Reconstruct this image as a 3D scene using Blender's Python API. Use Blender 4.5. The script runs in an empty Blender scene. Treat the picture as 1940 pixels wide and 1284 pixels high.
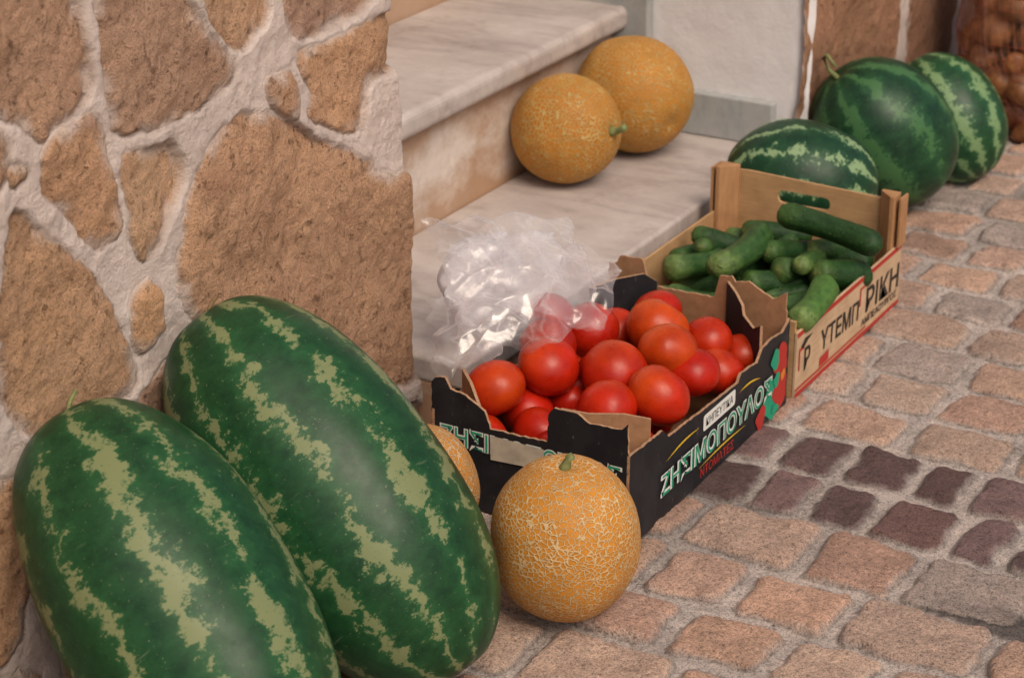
import bpy, math, random
import numpy as np
from mathutils import Vector, Matrix, Quaternion, noise as mnoise
random.seed(7); R=np.random.RandomState(11)
scene=bpy.context.scene
COL=scene.collection

# ---------------------------------------------------------------- noise
TAB=R.rand(256,256)
def vn(x,y):
    xi=np.floor(x).astype(int);yi=np.floor(y).astype(int)
    fx=x-xi;fy=y-yi;fx=fx*fx*(3-2*fx);fy=fy*fy*(3-2*fy)
    a=TAB[xi&255,yi&255];b=TAB[(xi+1)&255,yi&255];c=TAB[xi&255,(yi+1)&255];d=TAB[(xi+1)&255,(yi+1)&255]
    return (a*(1-fx)+b*fx)*(1-fy)+(c*(1-fx)+d*fx)*fy-.5
def fbm(x,y,o=4):
    s=0;a=1.
    for i in range(o):
        s=s+a*vn(x*2**i+17.3*i,y*2**i+5.1*i);a*=.5
    return s
def hsh(a,b):
    v=np.sin(a*127.1+b*311.7+3.3)*43758.5453
    return v-np.floor(v)
def sstep(a,b,x):
    t=np.clip((x-a)/(b-a),0,1);return t*t*(3-2*t)

# ---------------------------------------------------------------- node helpers
class NT:
    def __init__(s,name):
        s.m=bpy.data.materials.new(name);s.m.use_nodes=True
        s.t=s.m.node_tree;s.n=s.t.nodes;s.l=s.t.links
        s.n.clear();s.out=s.n.new('ShaderNodeOutputMaterial')
        s.b=s.n.new('ShaderNodeBsdfPrincipled');s.l.new(s.b.outputs[0],s.out.inputs[0])
    def put(s,sock,v):
        if isinstance(v,bpy.types.NodeSocket): s.l.new(v,sock)
        elif v is not None:
            if isinstance(v,tuple) and len(v)==3 and sock.type=='RGBA': v=(*v,1)
            sock.default_value=v
    def math(s,op,a,b=None,c=None,clamp=False):
        n=s.n.new('ShaderNodeMath');n.operation=op;n.use_clamp=clamp
        s.put(n.inputs[0],a);s.put(n.inputs[1],b)
        if c is not None:s.put(n.inputs[2],c)
        return n.outputs[0]
    def coord(s,scale=None,kind='Object'):
        o=s.n.new('ShaderNodeTexCoord').outputs[kind]
        if scale is None:return o
        m=s.n.new('ShaderNodeMapping');s.l.new(o,m.inputs[0]);m.inputs['Scale'].default_value=scale
        return m.outputs[0]
    def noise(s,scale,detail=4,rough=.55,vec=None,dist=0):
        n=s.n.new('ShaderNodeTexNoise');n.inputs['Scale'].default_value=scale
        n.inputs['Detail'].default_value=detail;n.inputs['Roughness'].default_value=rough
        n.inputs['Distortion'].default_value=dist
        s.l.new(vec if vec is not None else s.coord(),n.inputs['Vector'])
        return n.outputs['Fac']
    def vor(s,scale,feature='F1',vec=None,out='Distance',rnd=1):
        n=s.n.new('ShaderNodeTexVoronoi');n.feature=feature;n.inputs['Scale'].default_value=scale
        n.inputs['Randomness'].default_value=rnd
        s.l.new(vec if vec is not None else s.coord(),n.inputs['Vector'])
        return n.outputs[out]
    def ramp(s,f,pts,interp='LINEAR'):
        n=s.n.new('ShaderNodeValToRGB');n.color_ramp.interpolation=interp
        e=n.color_ramp.elements
        while len(e)<len(pts):e.new(.5)
        for i,(p,c) in enumerate(pts):
            e[i].position=p;e[i].color=(*c,1) if isinstance(c,tuple) else (c,c,c,1)
        s.l.new(f,n.inputs[0]);return n.outputs[0]
    def mix(s,f,a,b,mode='MIX'):
        n=s.n.new('ShaderNodeMix');n.data_type='RGBA';n.blend_type=mode
        s.put(n.inputs[0],f);s.put(n.inputs[6],a);s.put(n.inputs[7],b);return n.outputs[2]
    def attr(s,name,out='Color'):
        n=s.n.new('ShaderNodeAttribute');n.attribute_name=name;return n.outputs[out]
    def bump(s,h,strength=.5,dist=.001,normal=None):
        n=s.n.new('ShaderNodeBump');n.inputs['Strength'].default_value=strength;n.inputs['Distance'].default_value=dist
        s.l.new(h,n.inputs['Height'])
        if normal is not None:s.l.new(normal,n.inputs['Normal'])
        return n.outputs[0]
    def fin(s,col=None,rough=.6,normal=None,**k):
        if col is not None:s.put(s.b.inputs['Base Color'],col)
        s.put(s.b.inputs['Roughness'],rough)
        if normal is not None:s.l.new(normal,s.b.inputs['Normal'])
        for kk,v in k.items(): s.put(s.b.inputs[kk.replace('_',' ')],v)
        return s.m

# ---------------------------------------------------------------- mesh helpers
def link(o,parent=None):
    COL.objects.link(o)
    if parent is not None:
        o.parent=parent;o.matrix_parent_inverse=Matrix.Translation(parent.location).inverted()
    return o
def empty(name,loc=(0,0,0)):
    o=bpy.data.objects.new(name,None);o.location=loc;o.empty_display_size=.1;COL.objects.link(o);return o
def mesh_obj(name,V,F,mats,cols=None,mi=None,parent=None,smooth=True,attrs=None):
    me=bpy.data.meshes.new(name)
    me.from_pydata([tuple(v) for v in V],[],[tuple(f) for f in F]) if not isinstance(V,np.ndarray) else np_mesh(me,V,F)
    for m in (mats if isinstance(mats,list) else [mats]): me.materials.append(m)
    if mi is not None: me.polygons.foreach_set('material_index',mi)
    if smooth: me.polygons.foreach_set('use_smooth',[True]*len(me.polygons))
    if cols is not None:
        a=me.color_attributes.new('Col','FLOAT_COLOR','POINT')
        c=np.ones((len(me.vertices),4));c[:,:3]=np.array(cols);a.data.foreach_set('color',c.ravel())
    if attrs:
        for k,v in attrs.items():
            a=me.attributes.new(k,'FLOAT','POINT');a.data.foreach_set('value',np.asarray(v,dtype=np.float32).ravel())
    me.update()
    return link(bpy.data.objects.new(name,me),parent)
def np_mesh(me,V,F):
    me.vertices.add(len(V));me.vertices.foreach_set('co',V.astype(np.float32).ravel())
    F=np.asarray(F);k=F.shape[1]
    me.loops.add(F.size);me.loops.foreach_set('vertex_index',F.astype(np.int32).ravel())
    me.polygons.add(len(F));me.polygons.foreach_set('loop_start',np.arange(0,F.size,k,dtype=np.int32))
    try: me.polygons.foreach_set('loop_total',np.full(len(F),k,dtype=np.int32))
    except Exception: pass
    me.update(calc_edges=True)
def grid_faces(nu,nv,flip=False):
    i,j=np.meshgrid(np.arange(nu-1),np.arange(nv-1),indexing='ij')
    a=(i*nv+j).ravel();b=((i+1)*nv+j).ravel();c=((i+1)*nv+j+1).ravel();d=(i*nv+j+1).ravel()
    F=np.stack([a,b,c,d],1)
    return F[:,::-1] if flip else F
def box(name,x0,x1,y0,y1,z0,z1,mat,parent=None,bevel=.002,segs=2):
    V=[(x,y,z) for x in (x0,x1) for y in (y0,y1) for z in (z0,z1)]
    F=[(0,1,3,2),(4,6,7,5),(0,4,5,1),(2,3,7,6),(0,2,6,4),(1,5,7,3)]
    o=mesh_obj(name,V,F,mat,parent=parent,smooth=False)
    if bevel:
        b=o.modifiers.new('b','BEVEL');b.width=bevel;b.segments=segs;b.limit_method='ANGLE'
    return o
def panel(name,pts,p0,p1,mats,plane='Y',parent=None,flip=False):
    n=len(pts);V=[]
    for p in (p0,p1):
        for a,b in pts: V.append((a,p,b) if plane=='Y' else (p,a,b))
    F=[tuple(range(n)),tuple(range(2*n-1,n-1,-1))]+[(i,n+i,n+(i+1)%n,(i+1)%n) for i in range(n)]
    return mesh_obj(name,V,F,mats,mi=[0,1]+[2]*n,parent=parent,smooth=False)
def rag(pts,amp=.0012,step=.006,zmin=.02):
    out=[];n=len(pts)
    for i in range(n):
        a=Vector(pts[i]);b=Vector(pts[(i+1)%n]);L=(b-a).length;k=max(1,int(L/step))
        if a.y<zmin and b.y<zmin:k=1
        for j in range(k):
            p=a.lerp(b,j/k)
            if j>0 and p.y>zmin:p=p+Vector((random.uniform(-amp,amp),random.uniform(-amp,amp)))
            out.append((p.x,p.y))
    return out
def tube(pts,rad,seg=8):
    V=[];F=[];n=len(pts);P=[Vector(p) for p in pts]
    up=Vector((0.3,.2,1)).normalized()
    for i,p in enumerate(P):
        t=(P[min(i+1,n-1)]-P[max(i-1,0)]).normalized()
        x=t.cross(up);x=(x if x.length>1e-3 else t.cross(Vector((1,0,0)))).normalized();y=t.cross(x)
        r=rad[i] if isinstance(rad,(list,tuple)) else rad
        for k in range(seg):
            a=2*math.pi*k/seg;V.append(p+x*(r*math.cos(a))+y*(r*math.sin(a)))
    for i in range(n-1):
        for k in range(seg):
            F.append((i*seg+k,i*seg+(k+1)%seg,(i+1)*seg+(k+1)%seg,(i+1)*seg+k))
    F.append(tuple(range(seg-1,-1,-1)));F.append(tuple((n-1)*seg+k for k in range(seg)))
    return V,F
def sphere(fn,nu=48,nv=32):
    V=[];F=[]
    for j in range(1,nv):
        for i in range(nu): V.append(fn(2*math.pi*i/nu,math.pi*j/nv))
    top=len(V);V.append(fn(0,0));bot=len(V);V.append(fn(0,math.pi))
    for j in range(nv-2):
        for i in range(nu):
            F.append((j*nu+i,(j+1)*nu+i,(j+1)*nu+(i+1)%nu,j*nu+(i+1)%nu))
    for i in range(nu):
        F.append((top,i,(i+1)%nu));F.append((bot,(nv-2)*nu+(i+1)%nu,(nv-2)*nu+i))
    return V,F

# ================================================================ MATERIALS
def m_cobble():
    s=NT('cobble');c=s.attr('Col')
    n1=s.noise(170,5,.72);n2=s.noise(26,5,.65);n3=s.noise(480,2,.5)
    c=s.mix(1,c,s.ramp(n2,[(.25,(.74,.73,.74)),(.5,(1,1,1)),(.75,(1.18,1.14,1.1))]),'MULTIPLY')
    c=s.mix(1,c,s.ramp(n1,[(.32,(.46,.44,.44)),(.46,(1,1,1)),(.7,(1.35,1.32,1.3))]),'MULTIPLY')
    c=s.mix(1,c,s.ramp(n3,[(.32,(.5,.5,.5)),(.45,(1,1,1)),(.68,(1.25,1.25,1.25))]),'MULTIPLY')
    h=s.math('ADD',s.math('MULTIPLY',n1,1.),s.math('MULTIPLY',n3,.35))
    return s.fin(c,.8,s.bump(h,1.,.006),Specular_IOR_Level=.3)
def m_stonewall():
    s=NT('rubble_stone');c=s.attr('Col');mask=s.attr('mask','Fac')
    n1=s.noise(190,6,.75);n2=s.noise(13,4,.6);n3=s.noise(500,3,.6);v=s.noise(30,4,.6);n4=s.noise(70,6,.72)
    st=s.mix(1,c,s.ramp(n2,[(.25,(.84,.80,.79)),(.5,(1,1,1)),(.75,(1.12,1.1,1.04))]),'MULTIPLY')
    st=s.mix(1,st,s.ramp(n1,[(.30,(.52,.44,.38)),(.42,(1,1,1)),(.72,(1.22,1.2,1.17))]),'MULTIPLY')
    st=s.mix(1,st,s.ramp(n4,[(.30,(.54,.46,.41)),(.40,(1,1,1)),(.7,(1.1,1.1,1.1))]),'MULTIPLY')
    st=s.mix(1,st,s.ramp(n3,[(.33,(.66,.62,.58)),(.45,(1,1,1)),(.7,(1.1,1.1,1.1))]),'MULTIPLY')
    mo=s.mix(1,c,s.ramp(v,[(.3,(.88,.86,.85)),(.6,(1.04,1.04,1.04))]),'MULTIPLY')
    mo=s.mix(1,mo,s.ramp(n1,[(.30,(.84,.82,.81)),(.45,(1,1,1))]),'MULTIPLY')
    c=s.mix(mask,mo,st)
    pits=s.ramp(n4,[(.3,0.),(.42,1.)])
    hs=s.math('ADD',s.math('MULTIPLY',pits,.8),s.math('ADD',s.math('MULTIPLY',n1,1.2),s.math('MULTIPLY',n3,.4)))
    hm=s.math('MULTIPLY',s.noise(190,6,.75),.75)
    mx=s.n.new('ShaderNodeMix');s.put(mx.inputs[0],mask);s.put(mx.inputs[2],hm);s.put(mx.inputs[3],hs)
    return s.fin(c,.93,s.bump(mx.outputs[0],1.,.0062),Specular_IOR_Level=.12)
def m_plaster(name='white_plaster',col=(.74,.72,.73)):
    s=NT(name);n=s.noise(9,5,.6);n2=s.noise(60,5,.6)
    c=s.mix(1,col,s.ramp(n,[(.3,(.9,.89,.88)),(.7,(1.03,1.03,1.03))]),'MULTIPLY')
    return s.fin(c,.85,s.bump(n2,.35,.004))
def m_marble(name,base,vein,stain=None,vs=(2.,9.,9.)):
    s=NT(name);co=s.coord(vs)
    n=s.noise(1.1,6,.55,co,.9);n2=s.noise(60,4,.6);n3=s.noise(5,5,.65);n5=s.noise(16,6,.7)
    c=s.mix(s.math('MULTIPLY',s.ramp(n,[(.38,0.),(.5,.35),(.56,1.),(.62,.25),(.75,0.)]),.6),base,vein)
    c=s.mix(1,c,s.ramp(n3,[(.3,(.80,.77,.76)),(.65,(1.05,1.05,1.05))]),'MULTIPLY')
    c=s.mix(1,c,s.ramp(n5,[(.32,(.82,.79,.77)),(.46,(1,1,1))]),'MULTIPLY')
    c=s.mix(1,c,s.ramp(n2,[(.3,(.93,.92,.91)),(.6,(1.02,1.02,1.02))]),'MULTIPLY')
    if stain is not None:
        n4=s.noise(8,6,.65,s.coord((1,1,1.6)));z=s.n.new('ShaderNodeSeparateXYZ');s.l.new(s.coord(),z.inputs[0])
        for lo,hi,colr,amt in stain:
            g=s.math('SUBTRACT',1.,s.math('DIVIDE',s.math('SUBTRACT',z.outputs[2],lo),hi-lo),clamp=True)
            f=s.math('MULTIPLY',s.ramp(s.math('ADD',s.math('MULTIPLY',g,.5),n4),[(.62,0.),(.90,1.)]),amt)
            c=s.mix(f,c,colr)
    return s.fin(c,.5,s.bump(n2,.12,.0008))
def m_melonstripe(name,n,dark,mid,light,seed=0,th=.66,cover=1.,rough=.36,warp=.35):
    s=NT(name)
    tc=s.coord();mp=s.n.new('ShaderNodeMapping');s.l.new(tc,mp.inputs[0]);mp.inputs['Location'].default_value=(seed*3.1,seed*1.7,seed*2.3)
    v=mp.outputs[0]
    mp2=s.n.new('ShaderNodeMapping');s.l.new(v,mp2.inputs[0]);mp2.inputs['Scale'].default_value=(1,1,1.4)
    vv=mp2.outputs[0]
    x=s.n.new('ShaderNodeSeparateXYZ');s.l.new(tc,x.inputs[0])
    a=s.math('ARCTAN2',x.outputs[1],x.outputs[0])
    w1=s.math('MULTIPLY',s.math('SUBTRACT',s.noise(9,2,.5,v),.5),warp)
    w2=s.math('MULTIPLY',s.math('SUBTRACT',s.noise(30,3,.6,vv),.5),.50)
    a=s.math('ADD',s.math('ADD',a,w1),w2)
    a=s.math('ADD',a,seed*.37)
    def tri(off):
        f=s.math('FRACT',s.math('ADD',s.math('MULTIPLY',a,n/(2*math.pi)),off))
        return s.math('SUBTRACT',1.,s.math('MULTIPLY',s.math('ABSOLUTE',s.math('SUBTRACT',f,.5)),2.))
    t1=tri(0.);t2=tri(.5)
    gap=s.math('MULTIPLY',s.math('SUBTRACT',s.noise(13,2,.5,v),.5),1.5*cover)
    gap2=s.math('MULTIPLY',s.math('SUBTRACT',s.noise(42,3,.6,vv),.5),1.4)
    fine=s.math('MULTIPLY',s.math('SUBTRACT',s.noise(150,5,.75,vv),.5),1.6)
    br=s.math('ADD',s.math('ADD',gap,gap2),fine)
    q=s.math('ADD',t1,br);q2=s.math('ADD',s.math('SUBTRACT',t2,.46),s.math('ADD',gap2,fine))
    m=s.math('MAXIMUM',s.ramp(q,[(th,0.),(th+.15,1.)]),s.math('MULTIPLY',s.ramp(q2,[(th,0.),(th+.2,1.)]),.40))
    soft=s.ramp(s.math('ADD',t1,s.math('MULTIPLY',br,.5)),[(th-.45,0.),(th+.1,1.)])
    base=s.mix(s.ramp(s.noise(38,6,.75,vv),[(.35,0.),(.72,1.)]),dark,mid)
    base=s.mix(s.math('MULTIPLY',soft,.55),base,tuple(k*1.5 for k in mid))
    core=s.ramp(s.math('ADD',q,s.math('MULTIPLY',s.noise(80,4,.7,v),.6)),[(th+.25,0.),(th+.85,1.)])
    lt=s.mix(core,tuple(c*.46 for c in light),tuple(min(1,c*1.18) for c in light))
    c=s.mix(s.math('MULTIPLY',m,.92),base,lt)
    sp=s.ramp(s.noise(300,2,.5,v),[(.70,0.),(.76,.5)])
    c=s.mix(sp,c,(.26,.29,.17))
    sc=s.noise(1.,3,.6,s.coord((14,14,160)))
    c=s.mix(s.ramp(sc,[(.70,0.),(.76,.3)]),c,(.22,.26,.16))
    r=s.ramp(s.noise(22,5,.65,v),[(.3,rough-.08),(.7,rough+.14)])
    return s.fin(c,r,s.bump(s.noise(20,4,.5,v),.16,.004),Specular_IOR_Level=.24)
def m_net(name,c1,c2,net,scale=105,seed=0,strength=1.,w=.09,patch=None,mn=.03):
    s=NT(name);tc=s.coord()
    mp=s.n.new('ShaderNodeMapping');s.l.new(tc,mp.inputs[0]);mp.inputs['Location'].default_value=(seed*2.1,seed*1.3,seed);mp.inputs['Scale'].default_value=(1,1,1.2)
    v=mp.outputs[0]
    nn=s.n.new('ShaderNodeTexNoise');nn.inputs['Scale'].default_value=60;nn.inputs['Detail'].default_value=3;s.l.new(v,nn.inputs['Vector'])
    mv=s.n.new('ShaderNodeVectorMath');mv.operation='MULTIPLY_ADD';s.l.new(nn.outputs['Color'],mv.inputs[0]);mv.inputs[1].default_value=(.011,.011,.011);s.l.new(v,mv.inputs[2])
    d=s.vor(scale,'DISTANCE_TO_EDGE',mv.outputs[0])
    big=s.noise(18,3,.6,v)
    wth=s.math('ADD',s.math('MULTIPLY',s.math('SUBTRACT',big,.38),w*1.8),w*.75)
    wth=s.math('MAXIMUM',wth,mn)
    l=s.math('SUBTRACT',1.,s.math('DIVIDE',d,wth),clamp=True)
    line=s.ramp(l,[(.10,0.),(.55,1.)])
    base=s.mix(s.ramp(s.noise(7,4,.6,v),[(.35,0.),(.65,1.)]),c1,c2)
    if patch: base=s.mix(s.ramp(s.noise(9,5,.65,v),[(.50,0.),(.68,.7)]),base,patch)
    base=s.mix(s.ramp(s.noise(60,3,.6,v),[(.4,0.),(.8,.5)]),base,tuple(c*.5 for c in c1))
    nc=s.mix(s.ramp(s.noise(22,4,.6,v),[(.35,0.),(.7,1.)]),net,tuple(k*.75 for k in net))
    c=s.mix(s.math('MULTIPLY',line,strength),base,nc)
    return s.fin(c,.58,s.bump(line,.8,.0018),Specular_IOR_Level=.25)
def m_tomato():
    s=NT('tomato_skin');c=s.attr('Col')
    n=s.noise(24,4,.6)
    c=s.mix(1,c,s.ramp(n,[(.3,(.68,.55,.5)),(.7,(1.15,1.4,1.1))]),'MULTIPLY')
    sp=s.ramp(s.noise(560,2,.5),[(.72,0.),(.8,.2)])
    c=s.mix(sp,c,(.55,.2,.06))
    dust=s.noise(130,4,.7)
    return s.fin(c,s.ramp(dust,[(.3,.22),(.7,.42)]),s.bump(s.noise(45,3,.5),.14,.003),Specular_IOR_Level=.28)
def m_cuke():
    s=NT('cucumber_skin');c=s.attr('Col')
    n=s.noise(80,5,.7);b=s.vor(110)
    c=s.mix(1,c,s.ramp(n,[(.3,(.5,.56,.55)),(.7,(1.45,1.3,1.2))]),'MULTIPLY')
    wart=s.ramp(b,[(.0,1.),(.26,0.)])
    c=s.mix(s.math('MULTIPLY',wart,.40),c,(.09,.14,.055))
    return s.fin(c,.48,s.bump(s.math('ADD',s.math('MULTIPLY',wart,.9),n),.65,.0035),Specular_IOR_Level=.28)
def m_simple(name,col,rough=.6,var=.2,scale=30,bumpd=.001,spec=.4):
    s=NT(name);n=s.noise(scale,4,.6)
    c=s.mix(1,col,s.ramp(n,[(.3,(1-var,)*3),(.7,(1+var*.5,)*3)]),'MULTIPLY')
    return s.fin(c,rough,s.bump(s.noise(scale*5,3,.6),.25,bumpd),Specular_IOR_Level=spec)
def m_print(name,col):
    s=NT(name);n=s.noise(220,4,.75);
    c=s.mix(s.ramp(n,[(.60,0.),(.68,.55)]),col,tuple(.5*k+.08 for k in col))
    return s.fin(c,.6,s.bump(s.noise(70,3,.5,s.coord((1,1,.2))),.15,.001),Specular_IOR_Level=.3)
def m_wood(name,col,axis=(8,90,90)):
    s=NT(name);n=s.noise(3,5,.6,s.coord(axis),.6);n2=s.noise(25,3,.5)
    c=s.mix(n,tuple(k*.66 for k in col),tuple(min(1,k*1.2) for k in col))
    c=s.mix(1,c,s.ramp(n2,[(.3,(.82,.79,.76)),(.7,(1.05,1.05,1.05))]),'MULTIPLY')
    return s.fin(c,.75,s.bump(n,.3,.0012),Specular_IOR_Level=.2)
def m_cardboard_print():
    s=NT('black_printed_cardboard');n=s.noise(240,3,.7,s.coord((1,1,.22)));n2=s.noise(26,4,.6)
    f=s.ramp(n,[(.66,0.),(.72,1.)])
    f=s.math('MULTIPLY',f,s.ramp(n2,[(.42,0.),(.58,1.)]))
    c=s.mix(f,(.012,.012,.015),(.24,.18,.14))
    c=s.mix(s.ramp(n2,[(.45,0.),(.9,.6)]),c,(.045,.043,.048))
    return s.fin(c,.55,s.bump(s.noise(70,3,.5,s.coord((1,1,.2))),.25,.0015),Specular_IOR_Level=.35)
def m_film(name,lo=.10,hi=.75,streak=.35,col=(.92,.90,.92),rough=.18,sw=.035,pw=3.):
    s=NT(name)
    st=s.noise(11,3,.5,s.coord((1,1,1)),.8)
    s.fin(col,rough,s.bump(s.noise(18,4,.6),.4,.008),Specular_IOR_Level=.7)
    tl=s.n.new('ShaderNodeBsdfTranslucent');tl.inputs[0].default_value=(*col,1)
    m1=s.n.new('ShaderNodeMixShader');m1.inputs[0].default_value=.35;s.l.new(s.b.outputs[0],m1.inputs[1]);s.l.new(tl.outputs[0],m1.inputs[2])
    tp=s.n.new('ShaderNodeBsdfTransparent');tp.inputs[0].default_value=(.985,.98,.985,1)
    lw=s.n.new('ShaderNodeLayerWeight');lw.inputs[0].default_value=.5
    f=s.math('MULTIPLY',s.math('POWER',lw.outputs['Facing'],pw),hi)
    rg=s.ramp(s.math('ABSOLUTE',s.math('SUBTRACT',st,.5)),[(0.,1.),(sw,0.)])
    f=s.math('ADD',f,s.math('MULTIPLY',rg,streak))
    f=s.math('ADD',f,s.math('MULTIPLY',s.ramp(s.noise(13,4,.6),[(.35,.2),(.65,1.)]),lo*2.),clamp=True)
    gl=s.n.new('ShaderNodeBsdfGlossy');gl.inputs['Roughness'].default_value=.14;s.l.new(s.b.inputs['Normal'].links[0].from_socket,gl.inputs['Normal'])
    m2=s.n.new('ShaderNodeMixShader');s.l.new(f,m2.inputs[0]);s.l.new(tp.outputs[0],m2.inputs[1]);s.l.new(m1.outputs[0],m2.inputs[2])
    m3=s.n.new('ShaderNodeMixShader');m3.inputs[0].default_value=.07;s.l.new(m2.outputs[0],m3.inputs[1]);s.l.new(gl.outputs[0],m3.inputs[2])
    s.l.new(m3.outputs[0],s.out.inputs[0]);return s.m

MC=m_cobble();MS=m_stonewall();MP=m_plaster()
KRAFT=m_simple('kraft_cardboard',(.34,.18,.095),.85,.22,60,.0008,.15)
KRAFTE=m_simple('kraft_edge',(.42,.25,.15),.9,.35,300,.001,.15)
BLACK=m_cardboard_print()
WOOD=m_wood('poplar_veneer',(.52,.32,.16))
WOODP=m_wood('poplar_post',(.46,.25,.12),(60,60,10))
WOODL=m_wood('pale_veneer',(.60,.42,.27),(90,6,90))
STEM=m_simple('dry_stem',(.20,.22,.08),.7,.3,120)
STEMB=m_simple('brown_stem',(.22,.14,.06),.8,.3,120)
GREEN=m_print('print_green',(.015,.30,.17));WHITE=m_print('print_white',(.74,.74,.70))
RED=m_print('print_red',(.42,.03,.022));YEL=m_print('print_yellow',(.70,.46,.03))
INK=m_print('print_black',(.03,.025,.02));LABEL=m_simple('paper_label',(.50,.44,.35),.8,.25,50)
ORG=m_print('print_orange',(.65,.2,.03))

# ================================================================ PAVEMENT
rowb=[2.60]
rb=random.Random(3)
while rowb[-1]<9: rowb.append(rowb[-1]+rb.uniform(.112,.13))
low=[2.475,2.35]
while low[-1]>-1.5: low.append(low[-1]-rb.uniform(.115,.135))
rowb=np.array(sorted(low)+rowb)
k0=int(np.searchsorted(rowb,2.40))-1;k1=int(np.searchsorted(rowb,2.55))-1
def pave(X,Y):
    wx=X+.010*fbm(X*13,Y*13,3)+.012*vn(X*3.1+9,Y*3.1);wy=Y+.010*fbm(X*13+40,Y*13+7,3)+.014*vn(X*2.7+3,Y*2.7+8)
    r=np.clip(np.searchsorted(rowb,wy)-1,0,len(rowb)-2)
    y0=rowb[r];y1=rowb[r+1]
    dark=((r==k0)|(r==k1))
    p=np.where(dark,.088,.128+.02*hsh(r*1.,7.));off=hsh(r*1.,1.)*.3
    off=np.where(r==k1,.9711+.044,off);off=np.where(r==k0,.963+.044,off)
    x=wx+off;c=np.floor(x/p)
    bd=lambda c:c*p+(hsh(c,r*1.+50)-.5)*.26*p
    c=np.where(x<bd(c),c-1,c);c=np.where(x>=bd(c+1),c+1,c)
    b0=bd(c);b1=bd(c+1);lx=x-(b0+b1)/2;hx=(b1-b0)/2;ly=wy-(y0+y1)/2;hy=(y1-y0)/2
    k1_=(hsh(c+2,r+4.)-.5)*.35;k2_=(hsh(c+8,r+14.)-.5)*.35
    g=.0075+.0045*hsh(c+3,r*1.);rr=.014
    qx=np.abs(lx+k1_*ly*.4)-(hx-g-rr);qy=np.abs(ly+k2_*lx*.3)-(hy-g-rr)
    sd=-(np.hypot(np.maximum(qx,0),np.maximum(qy,0))+np.minimum(np.maximum(qx,qy),0)-rr)
    sd=sd+.006*fbm(X*45,Y*45,4)
    m=sstep(-.001,.003,sd)
    t1=hsh(c+11,r*1.);t2=hsh(c+5,r+9.);t3=hsh(c+1,r+21.)
    z=sstep(-.003,.006,sd)*(.006+.003*t1)+sstep(0,.02,sd)*.0015+m*((t2-.5)*lx*.07+(t3-.5)*ly*.07)+m*(.007*fbm(X*22,Y*22,5)+.0012*vn(X*130,Y*130))+(1-m)*.004*fbm(X*40,Y*40,4)
    z=z-.010
    A=np.array([.52,.335,.24]);B=np.array([.44,.27,.205]);C=np.array([.50,.39,.32])
    col=A[None]*(1-t1[:,None])+B[None]*t1[:,None];col=col*(1-.75*t3[:,None]**1.3)+C*.75*t3[:,None]**1.3
    col*= (.84+.28*t2)[:,None]
    gsel=(hsh(c+31,r+2.)>.88)[:,None];col=np.where(gsel,np.array([.38,.31,.275])*(.85+.3*t2[:,None]),col)
    xc=(b0+b1)/2-off
    dk=dark&(xc>-1.08)&~((r==k0)&(xc>-.84)&(xc<-.79))
    D=np.array([.135,.088,.086])*(.75+.7*t1)[:,None]+np.array([.03,.008,.0])*t2[:,None]
    col=np.where(dk[:,None],D,col)
    mo=np.array([.52,.45,.41])[None]*(.95+.30*fbm(X*14,Y*14,4))[:,None]
    mo=mo*(1-.40*sstep(.05,.6,fbm(X*3+5,Y*3,4)))[:,None]
    col=col*(1-.22*sstep(.1,.6,fbm(X*8+20,Y*8,5)))[:,None]
    seam=np.exp(-((sd+.001)/.002)**2)
    rub=np.clip(sstep(.009,.0,sd)*sstep(-.1,.35,fbm(X*30,Y*30,4))*.6,0,1)*m
    col=mo*(1-m[:,None])+col*m[:,None];col=col*(1-rub[:,None])+mo*rub[:,None];col*= (1-.45*seam)[:,None]
    sx=(X+.60)/.15;sy=(Y-2.235)/.055
    st=np.exp(-(sx**2+sy**2))*1.5+.9*fbm(X*22,Y*22,4)-.3
    st=sstep(.35,.75,st)*(.25+.75*(1-m));
    col*=(1-.75*st)[:,None]
    return z,col
def pave_patch(name,x0,x1,y0,y1,res,parent):
    nx=max(2,int(round((x1-x0)/res))+1);ny=max(2,int(round((y1-y0)/res))+1)
    gx,gy=np.meshgrid(np.linspace(x0,x1,nx),np.linspace(y0,y1,ny),indexing='ij')
    X=gx.ravel();Y=gy.ravel();z,c=pave(X,Y)
    return mesh_obj(name,np.stack([X,Y,z],1),grid_faces(nx,ny),MC,cols=c,parent=parent)
pv=empty('cobblestone_pavement',(0,2,0))
pave_patch('setts_near',-1.25,-.40,1.5,4.6,.003,pv)
pave_patch('setts_wallside',-1.62,-1.25,1.5,4.6,.008,pv)
pave_patch('setts_street',-.40,3.0,1.5,4.6,.012,pv)
pave_patch('setts_front',-1.62,3.0,-1.5,1.5,.013,pv)
pave_patch('setts_far',-1.62,3.0,4.6,8.8,.015,pv)
mg=m_simple('street_dust',(.36,.26,.2),.9,.3,8)
mesh_obj('ground',[(-60,-60,-.03),(60,-60,-.03),(60,60,-.03),(-60,60,-.03)],[(0,1,2,3)],mg,smooth=False)

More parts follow.
